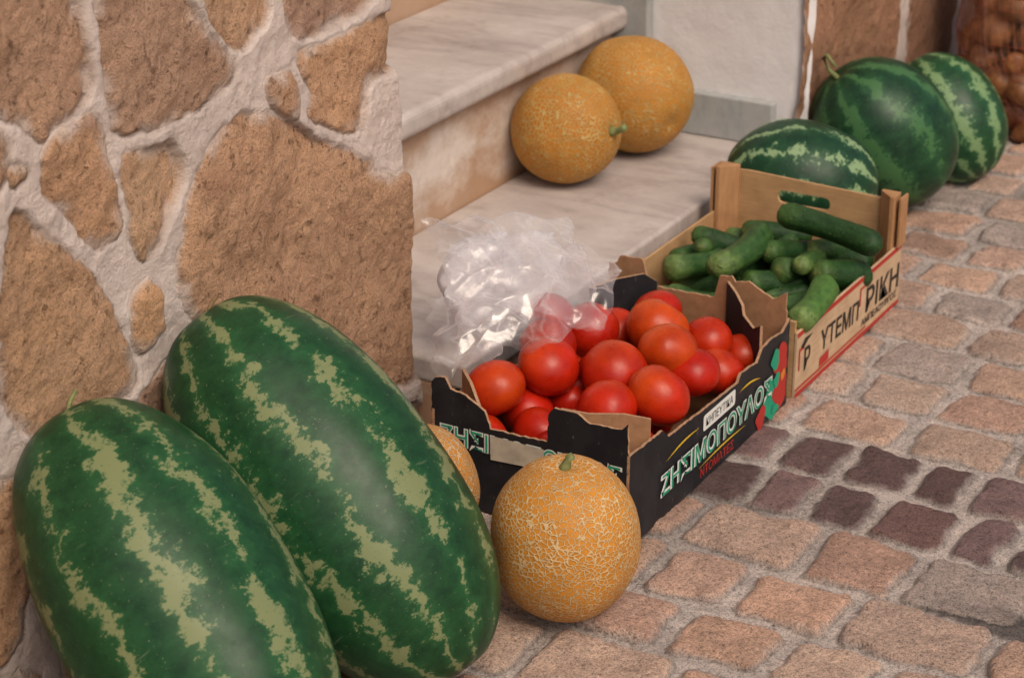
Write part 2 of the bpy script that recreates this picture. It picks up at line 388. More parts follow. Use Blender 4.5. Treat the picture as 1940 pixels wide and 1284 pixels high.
# ================================================================ RUBBLE STONE WALLS
def P(txt): 
    return [tuple(int(k)/1000 for k in p.split()) for p in txt.split(',')]
stones=[P(t) for t in """1524 900,1640 900,1690 850,1697 784,1704 717,1705 677,1698 651,1663 640,1616 627,1591 646,1562 667,1506 691,1440 720,1440 860
1731 777,1735 880,1850 890,1869 748,1893 702,1930 669,1976 621,1944 604,1884 595,1808 598,1740 603,1733 636,1729 682,1725 723
1905 760,1900 840,2060 830,2051 710,2043 668,2009 647,1979 636,1954 663,1927 694
2072 705,2080 830,2340 830,2340 650,2253 628,2197 621,2116 624,2084 642
2350 606,2350 536,2242 538,2232 479,2189 484,2132 515,2113 533,2121 558,2101 593,2106 608,2172 605
2026 589,2064 592,2090 572,2091 549,2082 532,2050 550,2030 569
1871 511,1909 550,1961 564,2008 558,2055 533,2131 488,2200 450,2250 410,2360 380,2380 298,2380 212,2380 100,2301 87,2185 122,2066 187,1957 244,1860 334,1824 380,1834 428,1848 474
1614 611,1645 628,1697 639,1716 620,1725 579,1737 528,1733 493,1701 487,1673 507,1659 532,1617 565,1614 589
1752 574,1787 573,1842 565,1857 541,1847 513,1821 483,1793 449,1765 453,1750 482,1753 523
1440 680,1502 670,1549 655,1561 627,1544 587,1492 593,1440 600
1556 606,1575 611,1591 602,1585 593,1562 590
1560 565,1583 556,1608 525,1653 489,1684 454,1709 403,1730 332,1725 314,1681 307,1657 297,1581 307,1541 326,1518 366,1519 413,1526 463,1541 515
1741 410,1771 421,1789 406,1787 368,1769 349,1740 341,1733 363
1400 580,1490 565,1505 500,1495 420,1480 340,1400 330
1400 305,1500 288,1535 270,1545 200,1520 140,1500 90,1400 80
1600 270,1720 290,1790 322,1850 288,1835 170,1700 130,1600 150
1900 225,1970 180,2080 135,2180 88,2290 55,2340 30,2340 -30,1900 -30
1560 105,1700 90,1850 130,1870 -30,1560 -30
1400 60,1520 60,1530 -30,1400 -30""".split('\n')]
def chaikin(p,n=2):
    for _ in range(n):
        q=[]
        for i in range(len(p)):
            a=np.array(p[i]);b=np.array(p[(i+1)%len(p)]);q+=[.8*a+.2*b,.2*a+.8*b]
        p=q
    return np.array(p)
def poly_sd(px,py,poly):
    d=np.full(px.shape,1e9);ins=np.zeros(px.shape,bool)
    n=len(poly)
    for i in range(n):
        ax,ay=poly[i];bx,by=poly[(i+1)%n];ex,ey=bx-ax,by-ay
        t=np.clip(((px-ax)*ex+(py-ay)*ey)/(ex*ex+ey*ey+1e-12),0,1)
        d=np.minimum(d,np.hypot(px-ax-t*ex,py-ay-t*ey))
        c=((ay>py)!=(by>py))
        xx=ax+(py-ay)*ex/(ey if abs(ey)>1e-9 else 1e-9)
        ins^=(c&(px<xx))
    return np.where(ins,d,-d)
def wall_field(Y,Z,polys,handbox,seed,tone,grow=.003):
    wy=Y+.008*fbm(Y*16+seed,Z*16,4);wz=Z+.008*fbm(Y*16+50,Z*16+seed,4)
    sd=np.full(Y.shape,-1.);sid=np.zeros(Y.shape)
    for k,p in enumerate(polys):
        q=chaikin(p,1);m=(wy>q[:,0].min()-.05)&(wy<q[:,0].max()+.05)&(wz>q[:,1].min()-.05)&(wz<q[:,1].max()+.05)
        if not m.any():continue
        s=poly_sd(wy[m],wz[m],q)+grow;cur=sd[m];up=s>cur
        cur[up]=s[up];sd[m]=cur;ss=sid[m];ss[up]=k+1;sid[m]=ss
    y0,z0=handbox
    out=(Y<y0)|(Z>z0)
    if out.any():
        X_,Z_=wy[out]/.26,wz[out]/.22;cx=np.floor(X_);cz=np.floor(Z_)
        d1=np.full(X_.shape,9.);d2=np.full(X_.shape,9.);idd=np.zeros(X_.shape)
        for i in (-2,-1,0,1,2):
            for j in (-2,-1,0,1,2):
                a=cx+i;b=cz+j;px=a+.15+.7*hsh(a+seed,b);pz=b+.15+.7*hsh(a,b+31+seed)
                d=np.hypot((X_-px),(Z_-pz));nw=d<d1
                d2=np.where(nw,d1,np.minimum(d2,d));idd=np.where(nw,a*13+b*7+100,idd);d1=np.minimum(d1,d)
        s=(d2-d1)*.12-.015
        db=np.maximum(y0-Y[out],Z[out]-z0)-.02
        s=np.minimum(s,db);cur=sd[out];up=s>cur;cur[up]=s[up];sd[out]=cur;ss=sid[out];ss[up]=idd[up];sid[out]=ss
    sd=sd+.006*fbm(Y*55,Z*55,4)
    m=sstep(-.003,.003,sd)
    t=hsh(sid,seed*1.);t2=hsh(sid+7,seed*1.)
    tilt=((t-.5)*.03*np.sin(Y*9+sid)+(t2-.5)*.03*np.sin(Z*9+sid*2))
    h=sstep(-.003,.012,sd)*.003+m*(.014*fbm(Y*8+sid,Z*8,5)+.0035*fbm(Y*50,Z*50,3)+.0014*vn(Y*140,Z*140)+tilt*.5)+(1-m)*(.008*fbm(Y*7,Z*7,3)+.004*fbm(Y*40,Z*40,4)+.0012*vn(Y*130,Z*130)+.004)
    h-= .0025*np.exp(-((sd+.001)/.0025)**2)
    A=np.array([.62,.37,.22]);B=np.array([.49,.315,.235]);C=np.array([.62,.42,.27])
    col=A*(1-t[:,None])+B*t[:,None];col=col*(1-.5*t2[:,None])+C*.5*t2[:,None]
    col=col*(1+.30*fbm(Y*6+3,Z*6,3))[:,None]*tone
    mo=np.array([.74,.63,.575])[None]*(.97+.16*fbm(Y*8,Z*8,4))[:,None]
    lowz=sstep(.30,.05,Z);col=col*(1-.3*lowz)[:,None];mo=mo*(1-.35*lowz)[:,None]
    seam=np.exp(-((sd+.000)/.0025)**2)
    sm=np.clip(sstep(.020,.0,sd)*sstep(-.15,.3,fbm(Y*24+9,Z*24,5))*.9,0,1)*m
    col=mo*(1-m[:,None])+col*m[:,None];col*=(1-.12*seam)[:,None]
    col=col*(1-sm[:,None])+mo*.92*sm[:,None]
    return h,col,m*(1-.6*sm)
def wall_patch(name,X0,ya,yb,z0,z1,res,parent,polys,hb,seed,tone=1.,corner=False,wrap=0):
    nz=int((z1-z0)/res)+1;L=yb-ya;ny=int(L/res)+1;s=np.linspace(0,L,ny)
    if wrap: s=np.concatenate([s,L+np.arange(res,wrap,res*1.5)])
    z=np.linspace(z0,z1,nz);S,Z=np.meshgrid(s,z,indexing='ij');S=S.ravel();Z=Z.ravel()
    h,c,m=wall_field(ya+S,Z,polys,hb,seed,tone)
    if wrap:
        rad=.018;e=S-L+rad
        ye=yb-.10*np.clip(Z,0,1.2)+.008*fbm(Z*9,Z*0+3,3)
        ang=np.clip(e/rad,0,math.pi/2);past=np.maximum(e-rad*math.pi/2,0)
        yy=np.where(e<0,ya+(S/(L-rad))*(ye-rad-ya),ye-rad+rad*np.sin(ang))
        xx=np.where(e<0,0,-rad+rad*np.cos(ang))-past
        nx=np.where(e<0,1,np.cos(ang));nyv=np.where(e<0,0,np.sin(ang))
        V=np.stack([X0+xx+h*nx,yy+h*nyv*.6,Z],1)
    else:
        V=np.stack([X0+h,ya+S,Z],1)
    return mesh_obj(name,V,grid_faces(len(s),nz),MS,cols=c,parent=parent,attrs={'mask':m})
w1=empty('stone_wall',(-1.6,1.5,0))
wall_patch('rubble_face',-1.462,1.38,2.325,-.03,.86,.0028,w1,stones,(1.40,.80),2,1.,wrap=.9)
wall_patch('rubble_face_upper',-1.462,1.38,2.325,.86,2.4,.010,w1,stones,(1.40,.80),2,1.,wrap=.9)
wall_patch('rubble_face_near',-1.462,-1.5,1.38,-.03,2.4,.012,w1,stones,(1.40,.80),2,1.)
box('wall_core',-2.6,-1.50,-1.5,2.15,-.03,2.40,MP,w1,0)
w2=empty('stone_wall',(-1.5,5,0))
rw=[P(t) for t in """3415 470,3860 450,3885 300,3880 207,3855 120,3800 30,3500 10,3415 120,3410 300
3950 450,4220 450,4245 250,4210 90,4100 50,3990 70,3950 200
4290 450,4600 450,4600 200,4500 60,4290 50
3560 -5,3800 0,3800 -30,3560 -30""".split('\n')]
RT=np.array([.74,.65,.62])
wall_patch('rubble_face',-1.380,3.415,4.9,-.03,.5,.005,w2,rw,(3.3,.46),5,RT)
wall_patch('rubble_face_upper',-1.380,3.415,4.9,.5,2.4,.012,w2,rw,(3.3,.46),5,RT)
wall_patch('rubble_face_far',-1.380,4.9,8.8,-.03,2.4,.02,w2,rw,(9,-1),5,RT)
box('wall_core',-2.6,-1.41,3.62,8.8,-.03,2.40,MP,w2,0)

pw=empty('white_plaster_wall',(-2,3.42,0))
nx,nz=150,240
gx,gz=np.meshgrid(np.linspace(-2.9,-1.366,nx),np.linspace(0,2.4,nz),indexing='ij');gx=gx.ravel();gz=gz.ravel()
yy=3.425+.006*fbm(gx*7,gz*7,4)+.02*sstep(-1.392,-1.366,gx+.02*fbm(gz*12,gx*3,4))
mesh_obj('reveal',np.stack([gx+.008*fbm(gz*15,gx*0+2,4)*(gx>-1.45),yy,gz],1),grid_faces(nx,nz),MP,parent=pw)
box('reveal_core',-2.9,-1.39,3.46,3.62,0,2.4,MP,pw,0)
box('back_wall',-3.05,-2.9,-1.5,3.62,0,2.4,MP,pw,0)

# ================================================================ STEPS
MT=m_marble('tread_marble',(.52,.465,.435),(.35,.30,.29),None,(2.5,9,9))
MR=m_marble('riser_marble',(.70,.62,.56),(.56,.46,.38),[(.10,.22,(.36,.19,.09),.8),(.285,.20,(.36,.19,.09),.75)],(9,2,9))
MK=m_marble('skirting_marble',(.42,.43,.42),(.26,.30,.32),None,(9,9,3))
st=empty('marble_steps',(-1.7,2.9,0))
box('tread_1',-1.733,-1.402,2.33,3.412,.072,.110,MT,st,.006,3)
box('riser_1',-1.60,-1.42,2.33,3.41,-.02,.072,MR,st,0)
box('tread_2',-2.012,-1.704,2.22,3.411,.283,.325,MT,st,.013,4)
box('riser_2',-1.78,-1.734,2.22,3.409,.0,.283,MR,st,0)
box('tread_3',-2.9,-1.98,2.22,3.411,.478,.52,MT,st,.013,4)
box('riser_3',-2.06,-2.012,2.22,3.409,.2,.478,MR,st,0)
box('skirting_1',-1.662,-1.42,3.400,3.425,.1105,.188,MK,st,.003)
box('skirting_2',-1.98,-1.664,3.398,3.424,.1105,.43,MK,st,.003)
box('skirting_3',-2.6,-1.982,3.398,3.424,.5205,.62,MK,st,.003)

# ================================================================ MELONS
def melon(name,c,axis,a,b,mat,sup=2.25,roll=0,stem=None,egg=0.,lob=.0,stemdip=.02,nu=72,nv=56,seed=0,smat=None):
    e=empty(name,c)
    def f(t,p):
        ct=math.cos(p);sp=max(math.sin(p),0)
        r=sp**(2/sup)*b*(1+egg*ct);z=math.copysign(abs(ct)**(2/sup),ct)*a
        n=mnoise.noise(Vector((sp*math.cos(t)*1.6+seed,sp*math.sin(t)*1.6,ct*1.6+seed)))
        r*=1+.035*n+lob*math.cos(10*t)*sp
        d=math.exp(-(p/.16)**2)*stemdip*a*3;z-=d
        d=math.exp(-((math.pi-p)/.13)**2)*stemdip*a*1.5;z+=d
        return Vector((r*math.cos(t),r*math.sin(t),z))
    V,F=sphere(f,nu,nv)
    q=Vector(axis).normalized().to_track_quat('Z','Y')@Quaternion((0,0,1),roll)
    o=mesh_obj('rind',V,F,mat);o.parent=e;o.rotation_mode='QUATERNION';o.rotation_quaternion=q
    if stem:
        pts,rr=stem;V,F=tube(pts,rr,8);s=mesh_obj('stem',V,F,smat or STEM);s.parent=e;s.rotation_mode='QUATERNION';s.rotation_quaternion=q
    return e
dk=(.008,.038,.015);md=(.017,.076,.026);lt=(.41,.47,.22)
def stemc(a,h=.04,bend=(.02,.01),r=.004):
    return ([(0,0,a*.93),(bend[0]*.15,bend[1]*.1,a*.93+h*.45),(bend[0]*.6,bend[1]*.5,a*.93+h*.8),(bend[0],bend[1],a*.93+h)],[r*1.5,r,r*.85,r*.7])
melon('watermelon',(-1.258,1.796,.194),(-.173,.02,.163),.250,.132,m_melonstripe('rind_a',11,dk,md,lt,1.,.77),2.3,0.4,stemc(.250,.03,(-.03,.015),.0028),seed=1,smat=STEMB)
melon('watermelon',(-1.272,1.534,.178),(-.17,.051,.148),.238,.127,m_melonstripe('rind_b',10,dk,md,lt,3.6,.76,.9),2.3,1.5,stemc(.238,.035,(.012,.02),.003),seed=4)
melon('watermelon',(-1.290,3.225,.120),(-.88,-.42,.10),.128,.104,m_melonstripe('rind_c',11,(.007,.030,.016),(.014,.06,.025),(.20,.29,.15),3.1,.72,.6),2.1,.5,None,seed=7)
melon('watermelon',(-1.258,3.52,.128),(-.55,-.3,.75),.140,.122,m_melonstripe('rind_d',9,(.007,.028,.015),(.016,.065,.026),(.045,.12,.045),4.7,.66),2.1,.5,([(0,0,.125),(-.01,0,.15),(-.005,.004,.175),(.012,.004,.18),(.02,0,.155)],[.005,.004,.0035,.0035,.003]),seed=9)
melon('watermelon',(-1.215,3.74,.103),(-.5,.1,.6),.125,.098,m_melonstripe('rind_e',10,(.008,.036,.016),(.018,.075,.028),(.15,.24,.11),5.9,.66,.6),2.1,.2,None,seed=12)
N1=m_net('net_a',(.58,.235,.026),(.50,.20,.026),(.64,.46,.24),145,1,1.,.12)
N2=m_net('net_b',(.52,.21,.035),(.56,.26,.05),(.6,.42,.24),145,2,1.,.12)
N3=m_net('net_c',(.50,.20,.022),(.44,.17,.022),(.54,.40,.16),130,3,.9,.11,(.60,.31,.03))
N4=m_net('net_d',(.50,.205,.024),(.44,.18,.024),(.52,.36,.14),130,4,.9,.11,(.55,.27,.03))
melon('cantaloupe_melon',(-1.062,1.986,.100),(.02,-.06,1),.099,.087,N1,2.15,0,([(0,0,.088),(.001,0,.098),(.004,.001,.106),(.009,.002,.110)],[.009,.006,.005,.0045]),seed=2)
melon('cantaloupe_melon',(-1.300,2.050,.078),(-.3,.1,1),.078,.073,N2,2.1,0,None,seed=5)
melon('cantaloupe_melon',(-1.648,3.07,.200),(.93,-.05,.12),.092,.091,N3,2.05,.3,([(0,0,.080),(.001,0,.094),(.003,.003,.106),(.002,.008,.114)],[.012,.007,.0055,.007]),seed=8)
melon('cantaloupe_melon',(-1.622,3.27,.212),(.75,-.3,-.25),.105,.098,N4,2.08,.3,None,seed=3)

# ================================================================ TOMATO CRATE
cr=empty('tomato_crate',(-1.21,2.41,0))
x0,x1,ya,yb=-1.350,-1.066,2.160,2.655
front=[(x0,0),(x0,.166),(-1.345,.173),(-1.330,.176),(-1.322,.162),(-1.300,.158),(-1.272,.142),(-1.264,.119),(-1.182,.121),(-1.180,.160),(-1.172,.170),(-1.140,.170),(-1.122,.160),(-1.078,.163),(-1.069,.173),(-1.069,0)]
panel('front_panel',rag(front),ya,ya+.004,[BLACK,KRAFT,KRAFTE],'Y',cr)
side=[(ya,0),(yb,0),(yb,.132),(2.630,.119),(2.600,.124),(2.562,.122),(2.545,.106),(2.492,.112),(2.482,.101),(2.40,.104),(2.268,.111),(2.252,.126),(ya,.129)]
panel('street_side',rag(side,.001),x1,x1-.004,[BLACK,KRAFT,KRAFTE],'X',cr)
panel('wall_side',rag([(a,b if b<.05 else min(b+.0,.13)) for a,b in side],.001),x0,x0+.004,[BLACK,KRAFT,KRAFTE],'X',cr)
back=[(x0,0),(x0,.162),(-1.337,.165),(-1.332,.176),(-1.297,.178),(-1.288,.150),(-1.274,.140),(-1.182,.142),(-1.174,.176),(-1.156,.179),(-1.150,.171),(-1.130,.176),(-1.106,.163),(-1.092,.157),(-1.071,.170),(-1.071,0)]
panel('rear_panel',rag(back),yb,yb-.004,[BLACK,KRAFT,KRAFTE],'Y',cr)
box('floor_panel',x0+.004,x1-.004,ya+.004,yb-.004,.002,.006,KRAFT,cr,0)
def gusset(name,a,b,top,mats,th=.004):
    a=Vector((a[0],a[1]));b=Vector((b[0],b[1]));d=(b-a).normalized();nn=Vector((d.y,-d.x))*th
    V=[];pts=[(0,.01)]+top+[(1,.01)]
    for o in (Vector((0,0)),nn):
        for s,z in pts:
            p=a.lerp(b,s)+o;V.append((p.x,p.y,z))
    n=len(pts);F=[tuple(range(n)),tuple(range(2*n-1,n-1,-1))]+[(i,n+i,n+(i+1)%n,(i+1)%n) for i in range(n)]
    mesh_obj(name,V,F,mats,mi=[0,1]+[2]*n,parent=cr,smooth=False)
gusset('corner_gusset_1',(-1.158,yb-.006),(x1-.006,2.572),[(0,.172),(.25,.166),(.45,.156),(.5,.143),(.8,.137),(1,.150)],[BLACK,BLACK,KRAFTE])
gusset('corner_gusset_2',(x0+.006,2.578),(-1.272,yb-.006),[(0,.150),(.4,.160),(.8,.164),(1,.150)],[BLACK,BLACK,KRAFTE])
gusset('corner_gusset_3',(x1-.006,2.228),(-1.165,ya+.006),[(0,.150),(.3,.158),(.7,.160),(1,.168)],[KRAFT,KRAFT,KRAFTE])
gusset('corner_gusset_4',(-1.285,ya+.006),(x0+.006,2.225),[(0,.145),(.5,.158),(1,.160)],[KRAFT,KRAFT,KRAFTE])
def text(name,s,mat,parent,pos,width,height,face='X',off=0.,rot=0.):
    cu=bpy.data.curves.new(name,'FONT');cu.body=s;cu.size=1;cu.offset=off
    cu.materials.append(mat);cu.extrude=0
    o=bpy.data.objects.new(name,cu);COL.objects.link(o);bpy.context.view_layer.update()
    bb=[Vector(v) for v in o.bound_box];mnx=min(v.x for v in bb);mxx=max(v.x for v in bb);mny=min(v.y for v in bb);mxy=max(v.y for v in bb)
    sx=width/(mxx-mnx);sy=height/(mxy-mny)
    R_=Matrix.Rotation(math.radians(90),4,'Z') if face=='X' else Matrix.Identity(4)
    M=Matrix.Translation(pos)@R_@Matrix.Rotation(math.radians(90),4,'X')@Matrix.Rotation(rot,4,'Z')@Matrix.Diagonal((sx,sy,1,1))@Matrix.Translation((-mnx,-mny,0))
    me=bpy.data.meshes.new_from_object(o);bpy.data.objects.remove(o)
    me.transform(M);o=bpy.data.objects.new(name,me);link(o,parent);return o
XS=x1+.0008
def flat(name,pts,pos,mat,parent,plane='X'):
    V=[(pos,a,b) if plane=='X' else (a,pos,b) for a,b in pts]
    return mesh_obj(name,V,[tuple(range(len(V)))],mat,parent=parent,smooth=False)
def rrect(a0,a1,b0,b1,r):
    out=[]
    for cx,cy,s in ((a1-r,b0+r,-90),(a1-r,b1-r,0),(a0+r,b1-r,90),(a0+r,b0+r,180)):
        for k in range(5):
            t=math.radians(s+k*22.5);out.append((cx+r*math.cos(t),cy+r*math.sin(t)))
    return out
text('lettering_outline','ΖΗΣΙΜΟΠΟΥΛΟΣ',WHITE,cr,(XS+.0020,2.244,.0315),.350,.037,off=.055,rot=.01)
text('lettering','ΖΗΣΙΜΟΠΟΥΛΟΣ',GREEN,cr,(XS+.0026,2.2482,.0350),.342,.030,off=.0,rot=.01)
flat('label',rrect(2.372,2.472,.074,.097,.004),XS,WHITE,cr)
text('label_lettering','ΚΗΠΕΥΤΙΚΑ',INK,cr,(XS+.0005,2.380,.0795),.084,.012)
text('small_lettering','ΝΤΟΜΑΤΕΣ',RED,cr,(XS,2.368,.008),.105,.014,off=.01)
def swoosh(name,a,b,w,bow,par,mat):
    n=12;up=[];dn=[]
    for i in range(n+1):
        t=i/n;y=a[0]+(b[0]-a[0])*t;z=a[1]+(b[1]-a[1])*t+bow*math.sin(math.pi*t);ww=w*math.sin(math.pi*min(max(t,.03),.97))
        up.append((y,z+ww));dn.append((y,z-ww))
    flat(name,dn+up[::-1],XS+.0003,mat,par)
swoosh('swoosh_1',(2.262,.079),(2.358,.086),.0016,.004,cr,YEL)
swoosh('swoosh_2',(2.485,.086),(2.555,.080),.0016,.004,cr,YEL)
swoosh('swoosh_3',(2.362,.025),(2.51,.027),.0014,.003,cr,YEL)
rr=random.Random(5)
def blob(cy,cz,r,mat,k,name,sq=1.):
    n=18;ph=rr.random()*6
    flat(name,[(cy+r*(1+.22*math.sin(3*t*6.283/n+ph))*math.cos(6.283*t/n),cz+sq*r*(1+.22*math.sin(2*t*6.283/n+ph))*math.sin(6.283*t/n)) for t in range(n)],XS+.0002*k,mat,cr)
blob(2.598,.030,.028,GREEN,1,'print_leaf_1');blob(2.627,.078,.024,RED,2,'print_tomato_1');blob(2.628,.034,.024,RED,3,'print_tomato_2')
blob(2.562,.016,.016,RED,4,'print_tomato_3');blob(2.605,.088,.014,GREEN,5,'print_leaf_2');blob(2.612,.055,.010,GREEN,6,'print_leaf_3');blob(2.633,.055,.008,ORG,7,'print_tomato_4');blob(2.61,.012,.012,GREEN,8,'print_leaf_4',.6)
YS=ya-.0008
text('front_lettering_outline','ΖΗΣΙΜΟΠΟΥΛΟΣ',WHITE,cr,(-1.338,YS,.082),.262,.032,'Y',off=.055)
text('front_lettering','ΖΗΣΙΜΟΠΟΥΛΟΣ',GREEN,cr,(-1.3355,YS-.0006,.0850),.257,.026,'Y',off=.0)
flat('paper_sticker',[(-1.262,.078),(-1.184,.082),(-1.185,.111),(-1.262,.112)],YS-.0016,LABEL,cr,'Y')

# ---------------------------------------------------------------- tomatoes
TOM=[(-1306,2244,133,42),(-1266,2316,145,42),(-1281,2462,140,40),(-1188,2356,140,44),(-1147,2429,150,41),(-1205,2519,137,45),(-1246,2600,122,37),(-1112,2433,125,38),(-1114,2336,130,43),(-1163,2285,120,40),(-1303,2383,142,39),(-1283,2290,88,36),(-1248,2347,85,38),(-1240,2250,82,37),(-1117,2260,85,37),(-1150,2563,114,36),(-1277,2535,112,35),(-1300,2200,80,35),(-1200,2215,74,38),(-1112,2520,92,37),(-1180,2600,85,36),(-1305,2440,90,37),(-1220,2430,97,41),(-1215,2300,66,38),(-1150,2370,80,40),(-1300,2570,84,37),(-1114,2600,84,35),(-1225,2395,110,37),(-1305,2318,108,34),(-1322,2425,166,35)]
V=[];F=[];C=[]
rt=random.Random(21)
def addmesh(v,f,c):
    o=len(V);V.extend(v);F.extend([tuple(i+o for i in q) for q in f]);C.extend(c)
for ti,(x,y,z,r) in enumerate(TOM):
    r=r/1000;k=rt.choice([5,6,7]);am=rt.uniform(.008,.03);ph=rt.random()*6;sq=rt.uniform(.84,.93);org=rt.random()
    if ti in (5,4): am=.035
    def f(t,p,r=r,k=k,am=am,ph=ph,sq=sq):
        s=math.sin(p);c=math.cos(p)
        n=mnoise.noise(Vector((s*math.cos(t)*1.1+ph,s*math.sin(t)*1.1,c*1.1)))
        rr=r*(1+am*math.cos(k*t+ph)*s*(.6+.6*c)+.05*n)
        d=.12*r*math.exp(-(p/.34)**2)
        return Vector((rr*s*math.cos(t),rr*s*math.sin(t),r*sq*c-d))
    v,fc=sphere(f,36,24)
    ax=Vector((rt.uniform(-.6,.6),rt.uniform(-.6,.6),-1)).normalized()
    if ti in (5,8,13): ax=Vector((rt.uniform(-.5,.5),.5,.8)).normalized()
    q=ax.to_track_quat('Z','Y');cc=[]
    wdir=Vector((rt.uniform(-.7,.7),rt.uniform(-.7,.7),.7)).normalized()
    for p in v:
        u=max(0,min(1,((q@p).dot(wdir)/r-.2)*1.2));g=.05*org+.30*u*org
        if ti in (4,5): g+=.28
        base=Vector((.43,.011,.004)).lerp(Vector((.64,.13,.010)),min(1,g))
        if math.hypot(p.x,p.y)<.003 and p.z>0:base=Vector((.15,.12,.04))
        cc.append(tuple(base))
    addmesh([q@p+Vector((x/1000,y/1000,z/1000)) for p in v],fc,cc)
mesh_obj('tomatoes',V,F,m_tomato(),cols=C)

# ================================================================ CUCUMBER CRATE
cc_=empty('cucumber_crate',(-1.22,2.88,0))
X0,X1,Y0,Y1=-1.372,-1.062,2.676,3.092
box('street_side',X1-.004,X1,Y0,Y1,.0,.102,WOODL,cc_,.0005)
box('wall_side',X0,X0+.004,Y0,Y1,.0,.110,WOOD,cc_,.0005)
box('near_end',X0+.0045,X1-.0045,Y0+.001,Y0+.006,.0,.118,WOOD,cc_,.0005)
box('near_end_top_strip',X0+.02,X1-.02,Y0-.001,Y0+.0005,.100,.117,RED,cc_,0)
box('bottom_boards',X0+.0045,X1-.0045,Y0+.0065,Y1-.0065,.003,.008,WOOD,cc_,0)
cu=bpy.data.curves.new('rear_end','CURVE');cu.dimensions='2D';cu.fill_mode='BOTH';cu.extrude=.0028
def spl(pts):
    s=cu.splines.new('POLY');s.points.add(len(pts)-1)
    for i,(a,b) in enumerate(pts):s.points[i].co=(a,b,0,1)
    s.use_cyclic_u=True
spl([(X0+.005,.0),(X1-.005,.0),(X1-.005,.168),(X1-.03,.171),(X0+.05,.178),(X0+.005,.176)])
spl(rrect(-1.272,-1.182,.134,.155,.0095))
cu.materials.append(WOOD)
o=bpy.data.objects.new('t',cu);COL.objects.link(o);bpy.context.view_layer.update()
me=bpy.data.meshes.new_from_object(o);bpy.data.objects.remove(o)
me.transform(Matrix.Translation((0,Y1-.004,0))@Matrix.Rotation(math.radians(90),4,'X'))
link(bpy.data.objects.new('rear_end',me),cc_)
def post(name,cx,cy,sx,sy,h):
    w=.030
    pts=[(cx,cy),(cx+sx*w,cy),(cx+sx*w,cy+sy*.007),(cx+sx*.007,cy+sy*w),(cx,cy+sy*w)]
    V=[(a,b,.004) for a,b in pts]+[(a,b,h) for a,b in pts];n=5
    F=[tuple(range(n)),tuple(range(2*n-1,n-1,-1))]+[(i,n+i,n+(i+1)%n,(i+1)%n) for i in range(n)]
    o=mesh_obj(name,V,F,WOODP,parent=cc_,smooth=False)
    b=o.modifiers.new('b','BEVEL');b.width=.001;b.segments=2
post('post_1',X0+.0045,Y1-.007,1,-1,.187);post('post_2',X1-.0045,Y1-.007,-1,-1,.187)
post('post_3',X0+.0045,Y0+.0065,1,1,.125);post('post_4',X1-.0045,Y0+.0065,-1,1,.100)
box('post_cap_1',X0-.0045,X0-.0005,Y1-.035,Y1,.004,.184,WOODP,cc_,.0006)
box('post_cap_2',X1+.0012,X1+.005,Y1-.030,Y1+.0005,.103,.184,WOODP,cc_,.0006)
XC=X1+.0008
flat('red_band_top',[(Y0,.094),(Y1-.001,.094),(Y1-.001,.1015),(Y0,.1015)],XC,RED,cc_)
flat('red_band_bottom',[(Y0,.001),(Y1-.001,.001),(Y1-.001,.008),(Y0,.008)],XC,RED,cc_)
flat('red_band_bottom_2',[(Y0,.011),(2.95,.011),(2.95,.0145),(Y0,.0145)],XC,RED,cc_)
text('lettering','ΥΤΕΜΠ',INK,cc_,(XC,2.765,.040),.150,.033,off=.02,rot=-.03)
text('lettering','ΡΙΚΗ',INK,cc_,(XC,2.945,.036),.140,.040,off=.02,rot=-.03)
text('small_lettering','ΑΜΠΕΛΟΥΡΓΟΣ',INK,cc_,(XC,2.93,.018),.150,.012,off=.02,rot=-.01)
text('lettering','Ρ',INK,cc_,(XC,2.705,.033),.022,.036,off=.02)
text('lettering','Γ',RED,cc_,(XC,2.684,.040),.018,.034,off=.01)
text('lettering','Γ',RED,cc_,(XC,2.918,.055),.020,.030,off=.01)
flat('print_leaf',[(2.690,.075),(2.705,.085),(2.735,.083),(2.715,.078),(2.700,.070)],XC,INK,cc_)
flat('print_patch',[(2.765,.016),(2.80,.016),(2.80,.032),(2.765,.030)],XC,RED,cc_)
# cucumbers
CU=[((-1217,2955,168),(-1038,2934,150),.0200,0,-.008),((-1242,2775,130),(-1232,2940,140),.0215,1,.014),((-1345,2920,122),(-1290,2931,116),.0165,0,.0),
((-1325,2792,110),(-1290,2880,108),.020,1,.006),((-1302,2857,128),(-1300,2940,100),.0155,0,0),((-1205,2880,130),(-1180,2960,118),.0175,0,0),
((-1115,2860,120),(-1075,2960,100),.023,0,.0),((-1170,2848,118),(-1140,2950,95),.0215,0,0),((-1132,2842,133),(-1145,2960,105),.0155,1,0),
((-1210,2815,100),(-1160,2880,98),.020,0,0),((-1072,2690,108),(-1080,2826,124),.0205,2,.006),((-1155,2750,90),(-1085,2850,86),.020,1,0),
((-1310,2765,84),(-1230,2745,86),.018,1,0),((-1257,2850,98),(-1225,2940,102),.018,0,0),((-1165,2955,114),(-1120,3040,110),.017,1,0),
((-1340,2720,60),(-1180,2730,62),.021,0,0),((-1340,2780,65),(-1180,2800,65),.021,1,0),((-1340,2850,65),(-1180,2880,68),.022,1,0),((-1335,2930,75),(-1190,2960,75),.022,0,0),
((-1200,2750,68),(-1090,2740,62),.021,1,0),((-1190,2830,72),(-1085,2930,72),.022,0,0),((-1200,2990,88),(-1080,3020,92),.021,0,0),((-1330,3010,85),(-1210,3040,85),.021,1,0),
((-1290,2990,112),(-1230,3050,108),.018,0,0),((-1340,2850,98),(-1330,2960,95),.018,0,0),((-1120,2710,62),(-1085,2820,60),.02,1,0),((-1250,2700,92),(-1180,2760,92),.018,1,0)]
V=[];F=[];C=[]
